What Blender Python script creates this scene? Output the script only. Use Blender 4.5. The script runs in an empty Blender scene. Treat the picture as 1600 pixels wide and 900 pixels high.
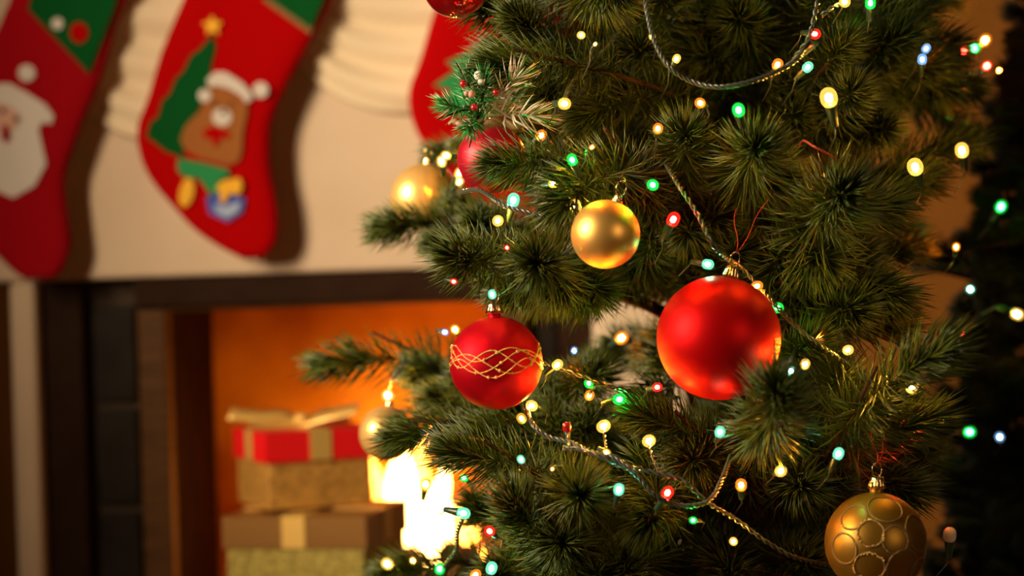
import bpy, math, random
import numpy as np
from mathutils import Vector, Matrix, Quaternion

R_ = math.radians
rng = random.Random(7)
scene = bpy.context.scene
COL = scene.collection

# ------------------------------------------------------------------ camera
CAM = Vector((0.0, 0.0, 0.65))
LENS, FOCUS, ROLL = 70.0, 1.60, R_(-1.8)
cam_data = bpy.data.cameras.new('camera')
cam = bpy.data.objects.new('camera', cam_data)
COL.objects.link(cam)
cam.matrix_world = Matrix.Translation(CAM) @ Matrix.Rotation(R_(90), 4, 'X') @ Matrix.Rotation(ROLL, 4, 'Z')
cam_data.lens = LENS
cam_data.sensor_width = 36.0
cam_data.clip_start = 0.05
cam_data.dof.use_dof = True
cam_data.dof.focus_distance = FOCUS
cam_data.dof.aperture_fstop = 4.0
scene.camera = cam
FPX = 1600 * LENS / 36.0
CR = cam.matrix_world.to_3x3()
RV, UV, BV = CR @ Vector((1, 0, 0)), CR @ Vector((0, 1, 0)), CR @ Vector((0, 0, 1))

def P(px, py, Z):
    """world point seen at pixel (px, py) at depth Z"""
    return CAM + RV * ((px - 800) / FPX * Z) + UV * ((450 - py) / FPX * Z) - BV * Z

def D(dx, dy, dz):
    """direction: image right, image up, towards the viewer"""
    return (RV * dx + UV * dy + BV * dz).normalized()

# ------------------------------------------------------------------ world + lights
world = bpy.data.worlds.new('world')
scene.world = world
world.use_nodes = True
bg = world.node_tree.nodes['Background']
bg.inputs[0].default_value = (1.0, 0.50, 0.20, 1)
bg.inputs[1].default_value = 0.016

def area(name, loc, target, size, sy, power, color, spread=180):
    ld = bpy.data.lights.new(name, 'AREA')
    ld.shape = 'RECTANGLE'
    ld.size, ld.size_y = size, sy
    ld.energy, ld.color = power, color
    ld.spread = R_(spread)
    lo = bpy.data.objects.new(name, ld)
    COL.objects.link(lo)
    lo.location = loc
    lo.rotation_euler = (Vector(target) - Vector(loc)).to_track_quat('-Z', 'Y').to_euler()
    return lo

area('window_light', (-1.95, 1.05, 1.40), (-0.05, 3.0, 0.95), 0.95, 0.95, 76, (1.0, 0.74, 0.47), 120)
area('room_lamp', (1.15, 0.25, 0.95), (0.17, 1.55, 0.62), 0.6, 0.6, 0.6, (1.0, 0.62, 0.32), 60)
area('wall_fill', (1.55, 2.75, 1.75), (1.0, 3.36, 0.9), 0.3, 0.3, 0.35, (1.0, 0.40, 0.09), 120)  # unseen fill added to warm the back wall right of the tree

scene.view_settings.view_transform = 'Standard'
scene.view_settings.look = 'None'
scene.view_settings.exposure = 0.0
scene.view_settings.gamma = 1.0
scene.view_settings.use_curve_mapping = False
scene.cycles.use_denoising = True
scene.cycles.use_light_tree = True
scene.cycles.max_bounces = 8
scene.cycles.sample_clamp_indirect = 4.0
scene.cycles.sample_clamp_direct = 0.0

# ------------------------------------------------------------------ materials
def mat(name, color, rough=0.5, metal=0.0, noise=None, bump=None, sheen=0, coat=0, spec=None, subsurf=0):
    m = bpy.data.materials.new(name)
    m.use_nodes = True
    nt = m.node_tree
    b = nt.nodes['Principled BSDF']
    b.inputs['Base Color'].default_value = (*color, 1)
    b.inputs['Roughness'].default_value = rough
    b.inputs['Metallic'].default_value = metal
    if sheen: b.inputs['Sheen Weight'].default_value = sheen
    if coat:
        b.inputs['Coat Weight'].default_value = coat
        b.inputs['Coat Roughness'].default_value = 0.12
    if spec is not None: b.inputs['Specular IOR Level'].default_value = spec
    tc = nt.nodes.new('ShaderNodeTexCoord')
    if noise:
        c2, sc = noise[0], noise[1]
        n = nt.nodes.new('ShaderNodeTexNoise')
        n.inputs['Scale'].default_value = sc
        n.inputs['Detail'].default_value = 6
        mp = nt.nodes.new('ShaderNodeMapping')
        if len(noise) > 2: mp.inputs['Scale'].default_value = noise[2]
        nt.links.new(tc.outputs['Object'], mp.inputs[0])
        nt.links.new(mp.outputs[0], n.inputs['Vector'])
        r = nt.nodes.new('ShaderNodeValToRGB')
        r.color_ramp.elements[0].position = 0.35
        r.color_ramp.elements[1].position = 0.65
        r.color_ramp.elements[0].color = (*color, 1)
        r.color_ramp.elements[1].color = (*c2, 1)
        nt.links.new(n.outputs['Fac'], r.inputs[0])
        nt.links.new(r.outputs[0], b.inputs['Base Color'])
    if bump:
        n2 = nt.nodes.new('ShaderNodeTexNoise')
        n2.inputs['Scale'].default_value = bump[0]
        n2.inputs['Detail'].default_value = 4
        nt.links.new(tc.outputs['Object'], n2.inputs['Vector'])
        bp = nt.nodes.new('ShaderNodeBump')
        bp.inputs['Strength'].default_value = bump[1]
        bp.inputs['Distance'].default_value = bump[2] if len(bump) > 2 else 0.002
        nt.links.new(n2.outputs['Fac'], bp.inputs['Height'])
        nt.links.new(bp.outputs[0], b.inputs['Normal'])
    return m

def emit(name, color, strength):
    m = bpy.data.materials.new(name)
    m.use_nodes = True
    nt = m.node_tree
    nt.nodes.clear()
    e = nt.nodes.new('ShaderNodeEmission')
    e.inputs[0].default_value = (*color, 1)
    e.inputs[1].default_value = strength
    o = nt.nodes.new('ShaderNodeOutputMaterial')
    nt.links.new(e.outputs[0], o.inputs[0])
    return m

def lens_mat(name, color, strength, clear=0.55):
    m = emit(name, color, strength)
    nt = m.node_tree
    e = [n for n in nt.nodes if n.type == 'EMISSION'][0]
    o = [n for n in nt.nodes if n.type == 'OUTPUT_MATERIAL'][0]
    t = nt.nodes.new('ShaderNodeBsdfTransparent')
    t.inputs[0].default_value = (*[0.4 + 0.6 * c for c in color], 1)
    mx = nt.nodes.new('ShaderNodeMixShader')
    mx.inputs[0].default_value = 1 - clear
    nt.links.new(t.outputs[0], mx.inputs[1])
    nt.links.new(e.outputs[0], mx.inputs[2])
    nt.links.new(mx.outputs[0], o.inputs[0])
    return m

def needle_mat(name, a, b_, tipc, rough=0.42):
    m = mat(name, a, rough)
    nt = m.node_tree
    b = nt.nodes['Principled BSDF']
    at = nt.nodes.new('ShaderNodeAttribute'); at.attribute_name = 'tone'
    r = nt.nodes.new('ShaderNodeValToRGB')
    r.color_ramp.elements[0].color = (*a, 1)
    r.color_ramp.elements[1].color = (*b_, 1)
    e = r.color_ramp.elements.new(0.96); e.color = (*b_, 1)
    r.color_ramp.elements[2].position = 1.0
    r.color_ramp.elements[2].color = (*tipc, 1)
    nt.links.new(at.outputs['Fac'], r.inputs[0])
    nt.links.new(r.outputs[0], b.inputs['Base Color'])
    b.inputs['Specular IOR Level'].default_value = 0.35
    return m

M = {}
M['needle'] = needle_mat('pine_needle', (0.006, 0.018, 0.002), (0.075, 0.108, 0.006), (0.22, 0.17, 0.02), 0.38)
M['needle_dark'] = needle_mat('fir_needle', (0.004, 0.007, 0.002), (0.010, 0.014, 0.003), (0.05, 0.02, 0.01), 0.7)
M['needle_frost'] = needle_mat('frosted_needle', (0.01, 0.22, 0.035), (0.05, 0.36, 0.07), (0.60, 0.56, 0.48))
M['frost'] = mat('frost_snow', (0.78, 0.74, 0.68), 0.7, bump=(300, 0.6))
M['bark'] = mat('bark', (0.022, 0.012, 0.006), 0.9, spec=0.1, noise=((0.045, 0.024, 0.011), 60), bump=(150, 0.7))
M['red'] = mat('satin_red', (0.50, 0.0015, 0.003), 0.46, 0.62, spec=0.15, bump=(900, 0.02, 0.0005))
M['red2'] = mat('velvet_red', (0.46, 0.002, 0.010), 0.50, 0.6, spec=0.15, bump=(900, 0.03, 0.0005))
M['red3'] = mat('rose_red', (0.52, 0.010, 0.030), 0.40, 0.55)
M['redglass'] = mat('red_glass', (0.45, 0.006, 0.008), 0.10, 0.7, coat=0.6)
M['gold'] = mat('satin_gold', (0.95, 0.58, 0.15), 0.42, 0.85, bump=(1000, 0.02, 0.0004))
M['gold_pale'] = mat('pale_gold', (0.95, 0.60, 0.20), 0.34, 0.6)
M['gold_old'] = mat('old_gold', (0.24, 0.135, 0.014), 0.40, 0.75, bump=(700, 0.04, 0.0005))
M['cap'] = mat('cap_gold', (0.85, 0.62, 0.32), 0.22, 1.0, bump=(260, 0.5, 0.001))
M['glitter'] = mat('glitter_gold', (0.95, 0.60, 0.18), 0.30, 0.6, bump=(1600, 0.9, 0.001))
M['glitter_dark'] = mat('glitter_bronze', (0.22, 0.14, 0.05), 0.35, 0.6, bump=(1600, 0.9, 0.001))
M['thread'] = mat('red_thread', (0.45, 0.03, 0.015), 0.7)
M['thread_gold'] = mat('gold_thread', (0.6, 0.4, 0.12), 0.4, 0.6)
M['wire'] = mat('wire_green', (0.055, 0.072, 0.060), 0.28, coat=0.5)
M['holder'] = mat('bulb_holder', (0.02, 0.05, 0.03), 0.35)
M['cream'] = mat('cream_plaster', (0.66, 0.52, 0.37), 0.75, noise=((0.70, 0.56, 0.41), 8), bump=(60, 0.15))
M['cloth'] = mat('cream_cloth', (0.80, 0.68, 0.48), 0.9, bump=(400, 0.3))
M['brown'] = mat('brown_wood', (0.075, 0.032, 0.009), 0.6, spec=0.15, noise=((0.12, 0.055, 0.017), 14, (1, 1, 8)))
M['brown_d'] = mat('dark_moulding', (0.020, 0.007, 0.002), 0.7, spec=0.1, noise=((0.028, 0.012, 0.005), 20))
M['tile'] = mat('dark_tile', (0.010, 0.006, 0.003), 0.6, spec=0.15, noise=((0.018, 0.012, 0.007), 18))
M['grout'] = mat('grout', (0.055, 0.035, 0.02), 0.9)
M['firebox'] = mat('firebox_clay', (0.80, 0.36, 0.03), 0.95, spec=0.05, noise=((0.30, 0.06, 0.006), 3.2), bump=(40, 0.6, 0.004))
M['brick_black'] = mat('black_brick', (0.012, 0.004, 0.002), 0.95, noise=((0.02, 0.007, 0.003), 12), spec=0.05, bump=(50, 0.6, 0.004))  # near black, for the firebox floor, left side and front edges
M['hearth'] = mat('hearth_stone', (0.10, 0.06, 0.035), 0.6, noise=((0.16, 0.10, 0.06), 10))
M['floor'] = mat('floor_wood', (0.12, 0.055, 0.022), 0.4, noise=((0.18, 0.085, 0.035), 6, (1, 12, 1)))
M['wall'] = mat('wall_paint', (0.17, 0.065, 0.010), 0.9, spec=0.1, noise=((0.20, 0.078, 0.013), 5), bump=(90, 0.15))
M['felt_red'] = mat('red_felt', (0.38, 0.0006, 0.001), 0.95, spec=0.05, bump=(500, 0.4))
M['felt_crimson_shaded'] = mat('shaded_crimson_felt', (0.30, 0.0015, 0.006), 0.95, spec=0.1, bump=(500, 0.4))  # left stocking's felt, the dimness of that edge put into its colour
M['felt_green'] = mat('green_felt', (0.002, 0.075, 0.014), 0.95, spec=0.1, bump=(500, 0.4))
M['felt_lime'] = mat('bright_green_felt', (0.01, 0.24, 0.07), 0.9, bump=(500, 0.4))
M['felt_white'] = mat('white_felt', (0.62, 0.58, 0.54), 0.9, bump=(500, 0.4))
M['felt_brown'] = mat('brown_felt', (0.30, 0.10, 0.015), 0.9, bump=(500, 0.4))
M['felt_yellow'] = mat('yellow_felt', (0.80, 0.42, 0.02), 0.8)
M['felt_blue'] = mat('blue_felt', (0.03, 0.08, 0.42), 0.85)
M['felt_sky'] = mat('pale_blue_felt', (0.34, 0.42, 0.62), 0.85)
M['felt_black'] = mat('black_felt', (0.02, 0.018, 0.02), 0.85)
M['felt_pink'] = mat('skin_felt', (0.60, 0.34, 0.26), 0.85)
M['box_red'] = mat('red_satin_paper', (0.80, 0.006, 0.010), 0.45, bump=(30, 0.1))
M['box_gold'] = mat('gold_glitter_paper', (0.85, 0.46, 0.10), 0.40, 0.4, noise=((0.50, 0.25, 0.05), 120), bump=(420, 0.8, 0.002))
M['box_olive'] = mat('olive_glitter_paper', (0.20, 0.15, 0.02), 0.45, 0.35, noise=((0.42, 0.34, 0.07), 170), bump=(420, 0.8, 0.002))
M['box_lid'] = mat('bronze_foil_paper', (0.36, 0.18, 0.05), 0.34, 0.7)
M['ribbon'] = mat('gold_ribbon', (0.78, 0.50, 0.13), 0.35, 0.35, bump=(200, 0.2))
M['log'] = mat('charred_log', (0.02, 0.012, 0.008), 0.9, noise=((0.10, 0.04, 0.015), 30), bump=(60, 0.8, 0.004))
M['berry'] = mat('red_berry', (0.45, 0.01, 0.02), 0.2, coat=0.5)
M['berry_pale'] = mat('pale_berry', (0.62, 0.32, 0.26), 0.5)
M['cone'] = mat('cone_scale', (0.36, 0.19, 0.11), 0.8, noise=((0.55, 0.38, 0.27), 120))
M['flame'] = emit('flame', (1.0, 0.30, 0.03), 18)
M['flame_core'] = emit('flame_core', (1.0, 0.50, 0.11), 28)
M['ember'] = emit('ember', (1.0, 0.16, 0.02), 6)
M['stand'] = mat('stand_iron', (0.02, 0.03, 0.02), 0.4, 0.6)

# ------------------------------------------------------------------ mesh helpers
def tag(o, label=None, cat=None, group=None, kind=None):
    if label: o['label'] = label
    if cat: o['category'] = cat
    if group: o['group'] = group
    if kind: o['kind'] = kind
    return o

def thing(name, loc, label, cat, group=None, kind=None):
    o = bpy.data.objects.new(name, None)
    o.empty_display_size = 0.02
    COL.objects.link(o)
    o.location = loc
    o['_w'] = 0
    del o['_w']
    return tag(o, label, cat, group, kind)

WM = {}   # world matrices of parents (before depsgraph update)
def wm(o):
    if o is None: return Matrix()
    m = o.matrix_basis.copy()
    if o.parent: m = wm(o.parent) @ m
    return m

def link(o, parent=None):
    COL.objects.link(o)
    if parent:
        o.parent = parent
    return o

def obj(name, me, m=None, parent=None, matrix=None, world_coords=True):
    """matrix: placement in the world; when None and world_coords the mesh itself is in world coordinates"""
    if m is not None and not me.materials: me.materials.append(m)
    o = bpy.data.objects.new(name, me)
    COL.objects.link(o)
    if parent: o.parent = parent
    W = matrix if matrix is not None else Matrix()
    o.matrix_basis = (wm(parent).inverted() @ W) if parent else W
    return o

class MB:
    def __init__(s): s.v = []; s.f = []
    def add(s, vs, fs):
        n = len(s.v)
        s.v.extend([tuple(x) for x in vs]); s.f.extend([tuple(i + n for i in f) for f in fs])
        return s
    def box(s, a, b):
        x0, y0, z0 = a; x1, y1, z1 = b
        return s.add([(x0,y0,z0),(x1,y0,z0),(x1,y1,z0),(x0,y1,z0),(x0,y0,z1),(x1,y0,z1),(x1,y1,z1),(x0,y1,z1)],
                     [(0,3,2,1),(4,5,6,7),(0,1,5,4),(1,2,6,5),(2,3,7,6),(3,0,4,7)])
    def rows(s, rows, closed=True, caps=True):
        """loft a list of rings"""
        n = len(rows[0]); vs = [p for r in rows for p in r]; fs = []
        for i in range(len(rows) - 1):
            for j in range(n if closed else n - 1):
                k = (j + 1) % n
                fs.append((i*n+j, i*n+k, (i+1)*n+k, (i+1)*n+j))
        if caps and closed:
            fs.append(tuple(range(n))[::-1]); fs.append(tuple((len(rows)-1)*n + j for j in range(n)))
        return s.add(vs, fs)
    def tube(s, pts, r, n=6, caps=True):
        pts = [Vector(p) for p in pts]
        rs = r if isinstance(r, (list, tuple)) else [r] * len(pts)
        rows = []; up = None
        for i, p in enumerate(pts):
            t = (pts[min(i+1, len(pts)-1)] - pts[max(i-1, 0)]).normalized()
            if up is None:
                up = t.orthogonal().normalized()
            up = (up - t * up.dot(t)); up = up.normalized() if up.length > 1e-6 else t.orthogonal().normalized()
            b = t.cross(up)
            rows.append([p + (up * math.cos(2*math.pi*k/n) + b * math.sin(2*math.pi*k/n)) * rs[i] for k in range(n)])
        return s.rows(rows, True, caps)
    def lathe(s, prof, n=24, off=(0,0,0)):
        rows = [[(r*math.cos(2*math.pi*k/n)+off[0], r*math.sin(2*math.pi*k/n)+off[1], z+off[2]) for k in range(n)] for r, z in prof]
        return s.rows(rows, True, True)
    def ball(s, c, r, n=10, m=7, sc=(1,1,1)):
        rows = []
        for i in range(1, m):
            a = math.pi * i / m
            rows.append([(c[0]+r*sc[0]*math.sin(a)*math.cos(2*math.pi*k/n), c[1]+r*sc[1]*math.sin(a)*math.sin(2*math.pi*k/n), c[2]-r*sc[2]*math.cos(a)) for k in range(n)])
        base = len(s.v)
        s.rows(rows, True, False)
        top = len(s.v)
        s.v.append((c[0], c[1], c[2]-r*sc[2])); s.v.append((c[0], c[1], c[2]+r*sc[2]))
        L = base + (m-2)*n
        for k in range(n):
            s.f.append((base+(k+1)%n, base+k, top)); s.f.append((L+k, L+(k+1)%n, top+1))
        return s
    def mesh(s, name, smooth=True):
        me = bpy.data.meshes.new(name)
        me.from_pydata(s.v, [], s.f)
        if smooth: me.polygons.foreach_set('use_smooth', [True] * len(me.polygons))
        me.update()
        return me
    def build(s, name, m, parent=None, matrix=None, smooth=True, bevel=0):
        o = obj(name, s.mesh(name, smooth), m, parent, matrix)
        if bevel:
            md = o.modifiers.new('bevel', 'BEVEL'); md.width = bevel; md.segments = 3; md.limit_method = 'ANGLE'
        return o

def spline(pts, n=8):
    pts = [Vector(p) for p in pts]
    if len(pts) < 3: return [pts[0].lerp(pts[-1], i / n) for i in range(n + 1)]
    out = []
    q = [pts[0]*2 - pts[1]] + pts + [pts[-1]*2 - pts[-2]]
    for i in range(1, len(q) - 2):
        for k in range(n):
            t = k / n
            a, b, c, d = q[i-1], q[i], q[i+1], q[i+2]
            out.append(0.5*((2*b) + (c-a)*t + (2*a-5*b+4*c-d)*t*t + (3*b-a-3*c+d)*t*t*t))
    out.append(pts[-1])
    return out

# ------------------------------------------------------------------ the setting
ZF = 3.20                                   # depth of the fireplace's face
def X(px, Z=ZF): return (px - 800) / FPX * Z
def Zh(py, Z=ZF): return CAM.z + (450 - py) / FPX * Z
def struct(o): return tag(o, kind='structure')
struct(MB().box((-3.2, -0.6, -0.05), (3.2, 4.2, 0.0)).build('floor', M['floor'], smooth=False))
# back wall with the opening for the firebox
wb = MB()
fx0, fx1, fz1 = X(252), X(770), Zh(470)
yW = ZF + 0.16
wb.box((-3.2, yW, 0), (fx0 - 0.02, yW + 0.12, 2.6)).box((fx1 + 0.02, yW, 0), (3.2, yW + 0.12, 2.6)).box((fx0 - 0.02, yW, fz1 + 0.02), (fx1 + 0.02, yW + 0.12, 2.6))
struct(wb.build('wall_back', M['wall'], smooth=False))
struct(MB().box((fx1+0.38, yW - 0.018, 0), (3.2, yW - 0.0005, 0.12)).build('baseboard_back', M['cream'], smooth=False, bevel=0.004))

wl = MB()  # unseen wall added to shade the left end of the fireplace
WX0, WX1, WY0, WY1, WZ0, WZ1 = -1.44, -1.32, 0.30, 2.02, 0.79, 2.0
wl.box((WX0, -0.6, 0), (WX1, WY0, 2.6)).box((WX0, WY1, 0), (WX1, 3.35, 2.6)).box((WX0, WY0, 0), (WX1, WY1, WZ0)).box((WX0, WY0, WZ1), (WX1, WY1, 2.6))
struct(wl.build('blocker_wall_left', M['wall'], smooth=False))
win = struct(MB().box((WX0 + 0.03, WY0, WZ0), (WX1 + 0.03, WY0 + 0.05, WZ1)).box((WX0 + 0.03, WY1 - 0.05, WZ0), (WX1 + 0.03, WY1, WZ1)).box((WX0 + 0.03, WY0, WZ1 - 0.05), (WX1 + 0.03, WY1, WZ1)).box((WX0 + 0.03, WY0, WZ0), (WX1 + 0.06, WY1, WZ0 + 0.03)).build('blocker_window', M['cream'], smooth=False))  # frame added with that wall; its jamb and sill shape the shade

fp = thing('fireplace', (X(520), ZF, 0), 'cream plaster fireplace with dark tiled wooden surround and glowing orange firebox', 'fireplace')
mz0, mz1 = Zh(416), Zh(-190)
px0, px1 = X(-40), X(1070)
MB().box((px0, ZF, mz0), (px1, yW - 0.001, mz1)).build('frieze', M['cream'], fp, smooth=False, bevel=0.008)
MB().box((px0 - 0.06, ZF - 0.13, mz1), (px1 + 0.06, yW - 0.001, mz1 + 0.05)).build('mantel_shelf', M['cream'], fp, smooth=False, bevel=0.008)
for a, b in ((px0 + 0.055, X(55)), (X(925), px1)):
    MB().box((a, ZF, 0.0), (b, yW - 0.001, mz0 - 0.0005)).build('pillar', M['cream'], fp, smooth=False, bevel=0.01)
yS = ZF + 0.03
MB().box((X(56), yS, 0.09), (X(122), yW - 0.001, mz0 - 0.001)).build('side_board', M['brown_d'], fp, smooth=False, bevel=0.006)
MB().box((X(872), yS, 0.09), (X(924), yW - 0.001, mz0 - 0.001)).build('side_board', M['brown_d'], fp, smooth=False, bevel=0.006)
MB().box((X(122.5), yS + 0.035, 0.09), (X(207), yW - 0.001, mz0 - 0.001)).build('tile_backing', M['grout'], fp, smooth=False)
MB().box((X(822), yS + 0.035, 0.09), (X(871), yW - 0.001, mz0 - 0.001)).build('tile_backing', M['grout'], fp, smooth=False)
tile_me = {}
for (xa, xb) in ((132, 199), (826, 868)):
    z = mz0 - 0.045
    while z > 0.12:
        zb = max(z - 0.155, 0.1)
        MB().box((X(xa), yS + 0.022, zb), (X(xb), yS + 0.0349, z)).build('tile', M['tile'], fp, smooth=False, bevel=0.003)
        z = zb - 0.013
MB().box((X(207.5), yS - 0.005, 0.09), (X(254), yS + 0.05, mz0 - 0.05)).build('frame_post', M['brown'], fp, smooth=False, bevel=0.006)
MB().box((X(770), yS - 0.005, 0.09), (X(821), yS + 0.05, mz0 - 0.05)).build('frame_post', M['brown'], fp, smooth=False, bevel=0.006)
MB().box((X(254.5), yS - 0.005, fz1), (X(769.5), yS + 0.05, mz0 - 0.05)).build('frame_lintel', M['brown'], fp, smooth=False, bevel=0.006)
MB().box((X(207.5), yS - 0.02, mz0 - 0.049), (X(821), yW - 0.002, mz0 - 0.001)).build('top_moulding', M['brown_d'], fp, smooth=False, bevel=0.006)
# firebox: five inner faces with thickness
fb = MB()
yb0, yb1 = yW + 0.021, yW + 0.36
fb.box((fx1 - 0.002, yb0, 0.06), (fx1 + 0.05, yb1, fz1 + 0.05))
fb.box((fx0 - 0.05, yb1, 0.06), (fx1 + 0.05, yb1 + 0.05, fz1 + 0.05))
fb.box((fx0, yb0, fz1 + 0.001), (fx1, yb1, fz1 + 0.05))
MB().box((fx0, yb0, 0.06), (fx1, yb1, 0.10)).build('firebox_floor', M['brick_black'], fp, smooth=False)
MB().box((fx0 - 0.019, yS + 0.0505, 0.086), (fx0 + 0.002, yb1, fz1 + 0.019)).box((fx0 + 0.002, yS + 0.0505, fz1 + 0.0005), (fx1 - 0.002, yb0, fz1 + 0.019)).box((fx1 - 0.002, yS + 0.0505, 0.086), (fx1 + 0.019, yb0, fz1 + 0.019)).build('firebox_side', M['brick_black'], fp, smooth=False)
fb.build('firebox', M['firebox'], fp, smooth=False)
MB().box((X(-60), 2.52, 0.0), (X(1090), yS - 0.021, 0.085)).build('hearth_slab', M['hearth'], fp, smooth=False, bevel=0.008)

# logs and fire
for i, (a, b, r) in enumerate((((560, 858), (765, 850), 0.030), ((575, 850), (745, 862), 0.028), ((590, 828), (735, 836), 0.027))):
    yy = yW + (0.12, 0.24, 0.18)[i]
    zz = (0.132, 0.130, 0.180)[i]
    pts = [Vector((X(a[0] + (b[0]-a[0])*t/6, yy), yy + 0.008*math.sin(t*2.1+i), zz + 0.003*math.sin(t*1.7+i))) for t in range(7)]
    o = MB().tube(pts, [r*(1+0.08*math.sin(k*2.3+i)) for k in range(7)], 12).build('fire_log', M['log'])
    tag(o, ('charred log at the front of the fire', 'charred log at the back of the fire', 'charred log lying on top of the two others in the fire')[i], 'log', 'logs in the fire')
fire = thing('fire', (X(665, 3.5), yW + 0.18, 0.15), 'bright yellow flames burning on the logs behind the gift boxes', 'fire')
def flame(px, h, w, dy, m, seed):
    r = random.Random(seed)
    x0 = X(px, 3.55); rows = []
    lean = r.uniform(-0.03, 0.03)
    for i in range(11):
        t = i / 10
        rad = w * (math.sin(math.pi * (0.12 + 0.88 * t) ** 0.75) + 0.02)
        cx = x0 + lean*t*t + 0.008*math.sin(7*t+seed)
        rows.append([(cx + rad*math.cos(a)*(1+0.15*math.sin(3*a+seed)), yW+0.18+dy + rad*0.7*math.sin(a), 0.165 + h*t) for a in [2*math.pi*k/12 for k in range(12)]])
    MB().rows(rows).build('flame', m, fire)
for i, a in enumerate([(612, .24, .026, 0, 'flame_core'), (636, .21, .026, .02, 'flame_core'), (660, .18, .026, -.01, 'flame_core'), (684, .14, .024, .01, 'flame_core'),
                       (590, .20, .022, .02, 'flame'), (706, .11, .022, 0, 'flame'), (648, .26, .016, .04, 'flame'), (570, .15, .02, .0, 'flame'), (728, .08, .018, 0.01, 'flame')]):
    flame(a[0], a[1], a[2], a[3], M[a[4]], i)

# ------------------------------------------------------------------ draped cloth
def swag(name, x0, x1, ytop, ybot, label, seed):
    r = random.Random(seed)
    NU, NV = 40, 60
    rows = []
    for j in range(NV + 1):
        v = j / NV; row = []
        for i in range(NU + 1):
            u = i / NU
            sh = (4*u*(1-u)) ** 0.30
            sag0, sag1 = 60, (ybot - ytop)
            sag = sag0 + (sag1 - sag0) * (v ** 0.9)
            y_px = ytop + sag * sh + v * 26 * (1 - sh)
            x_px = x0 + (x1 - x0) * u + 5*math.sin(v*9+seed)*(1-sh)
            d = 0.010 + 0.017 * sh * (0.5 + 0.5*math.sin(v**1.15*math.pi*2*3.9 + 1.1*math.sin(u*3+seed))) + 0.008*math.sin(u*5+v*4)*sh
            if v > 0.93: d *= max(0.0, (1 - v) / 0.07) ** 0.5
            row.append((X(x_px), ZF - 0.006 - d, Zh(y_px)))
        rows.append(row)
    mb = MB().rows(rows, closed=False, caps=False)
    o = mb.build(name, M['cloth'])
    md = o.modifiers.new('solid', 'SOLIDIFY'); md.thickness = 0.003; md.offset = -1
    tag(o, label, 'cloth', None)
    return o
swag('draped_cloth', 88, 438, -170, 205, 'gathered cream cloth swag behind the two left stockings', 1)
swag('draped_cloth', 442, 850, -170, 172, 'gathered cream cloth swag between the bear stocking and the right stocking', 2)

# ------------------------------------------------------------------ stockings
YS = ZF - 0.056                             # centre depth of the stockings
def stocking_body(rows, th=0.036, n=20):
    out = []
    for k, (xl, yl, xr, yr) in enumerate(rows):
        a = Vector((X(xl, YS), 0, Zh(yl, YS))); b = Vector((X(xr, YS), 0, Zh(yr, YS)))
        c = (a + b) / 2; h = (b - a) / 2
        t = th * (0.55 if k == len(rows)-1 else 1.0)
        ring = []
        for i in range(n):
            an = 2*math.pi*i/n
            cx, sy = math.cos(an), math.sin(an)
            e = 0.5
            cx = math.copysign(abs(cx)**e, cx); sy = math.copysign(abs(sy)**e, sy)
            p = c + h*cx; ring.append((p.x, YS + sy*t/2, p.z))
        out.append(ring)
    return out
def densify(rows, k=3):
    pts = [Vector((*r[:2], 0)) for r in rows], [Vector((*r[2:], 0)) for r in rows]
    A, B = spline(pts[0], k), spline(pts[1], k)
    return [(a.x, a.y, b.x, b.y) for a, b in zip(A, B)]
def patch(name, poly, m, parent, layer=0, th=0.003, label=None, off=(0, 0)):
    """flat felt piece sewn on the stocking's face, polygon in photo pixels"""
    y1 = YS - 0.018 - 0.0025*layer; y0 = y1 - th
    pts = [(X(p[0]+off[0], YS), Zh(p[1]+off[1], YS)) for p in poly]
    n = len(pts)
    mb = MB().add([(x, y0, z) for x, z in pts] + [(x, y1, z) for x, z in pts],
                  [tuple(range(n)), tuple(range(n, 2*n))[::-1]] + [(i, n+i, n+(i+1) % n, (i+1) % n) for i in range(n)])
    o = mb.build(name, m, parent, smooth=False)
    if label: o['label'] = label
    return o
def disc(cx, cy, rx, ry=None, n=20, rot=0):
    ry = ry or rx
    return [(cx + rx*math.cos(2*math.pi*k/n)*math.cos(rot) - ry*math.sin(2*math.pi*k/n)*math.sin(rot), cy + rx*math.cos(2*math.pi*k/n)*math.sin(rot) + ry*math.sin(2*math.pi*k/n)*math.cos(rot)) for k in range(n)]
def star(cx, cy, r, n=5, q=0.5):
    return [(cx + (r if k % 2 == 0 else r*q)*math.sin(math.pi*k/n), cy - (r if k % 2 == 0 else r*q)*math.cos(math.pi*k/n)) for k in range(2*n)]
def stocking(rows, label, m, hook, off=(0, 0)):
    rows = [(a+off[0], b+off[1], c+off[0], d+off[1]) for a, b, c, d in rows]
    t = thing('christmas_stocking', (X((rows[0][0]+rows[0][2])/2, YS), YS, Zh(rows[0][1], YS)), label, 'stocking', 'stockings hung from the mantel')
    MB().rows(stocking_body(densify(rows))).build('sock', m, t)
    hx, hy = (rows[0][0]+rows[0][2])/2 + hook + 40, rows[0][1] + 8
    top = Vector((X(hx, YS), YS, Zh(hy, YS)))
    loop = [top + Vector((0.018*math.sin(a), 0, 0.03*(1-math.cos(a)))) for a in [2*math.pi*k/14 for k in range(15)]]
    MB().tube(loop, 0.003, 6).build('hanging_loop', m, t)
    return t
mid_rows = [(352,-130,585,-108),(293,0,523,10),(264,64,497,58),(242,132,462,118),(223,181,434,178),(226,226,429,225),(243,265,431,264),(272,303,437,300),(305,341,439,337),(343,370,434,368),(384,392,415,390)]
s2 = stocking(mid_rows, 'bright red felt stocking with a green tree and a brown bear in a hat', M['felt_red'], 0)
patch('corner_patch', [(432,-6),(520,44+(-2)),(548,-40),(566,-96),(400,-96)][0:1] + [(500,41),(516,4),(555,-70),(560,-112),(380,-122),(405,-50)], M['felt_green'], s2, 0, label='dark green cuff point edged with gold')
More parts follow.
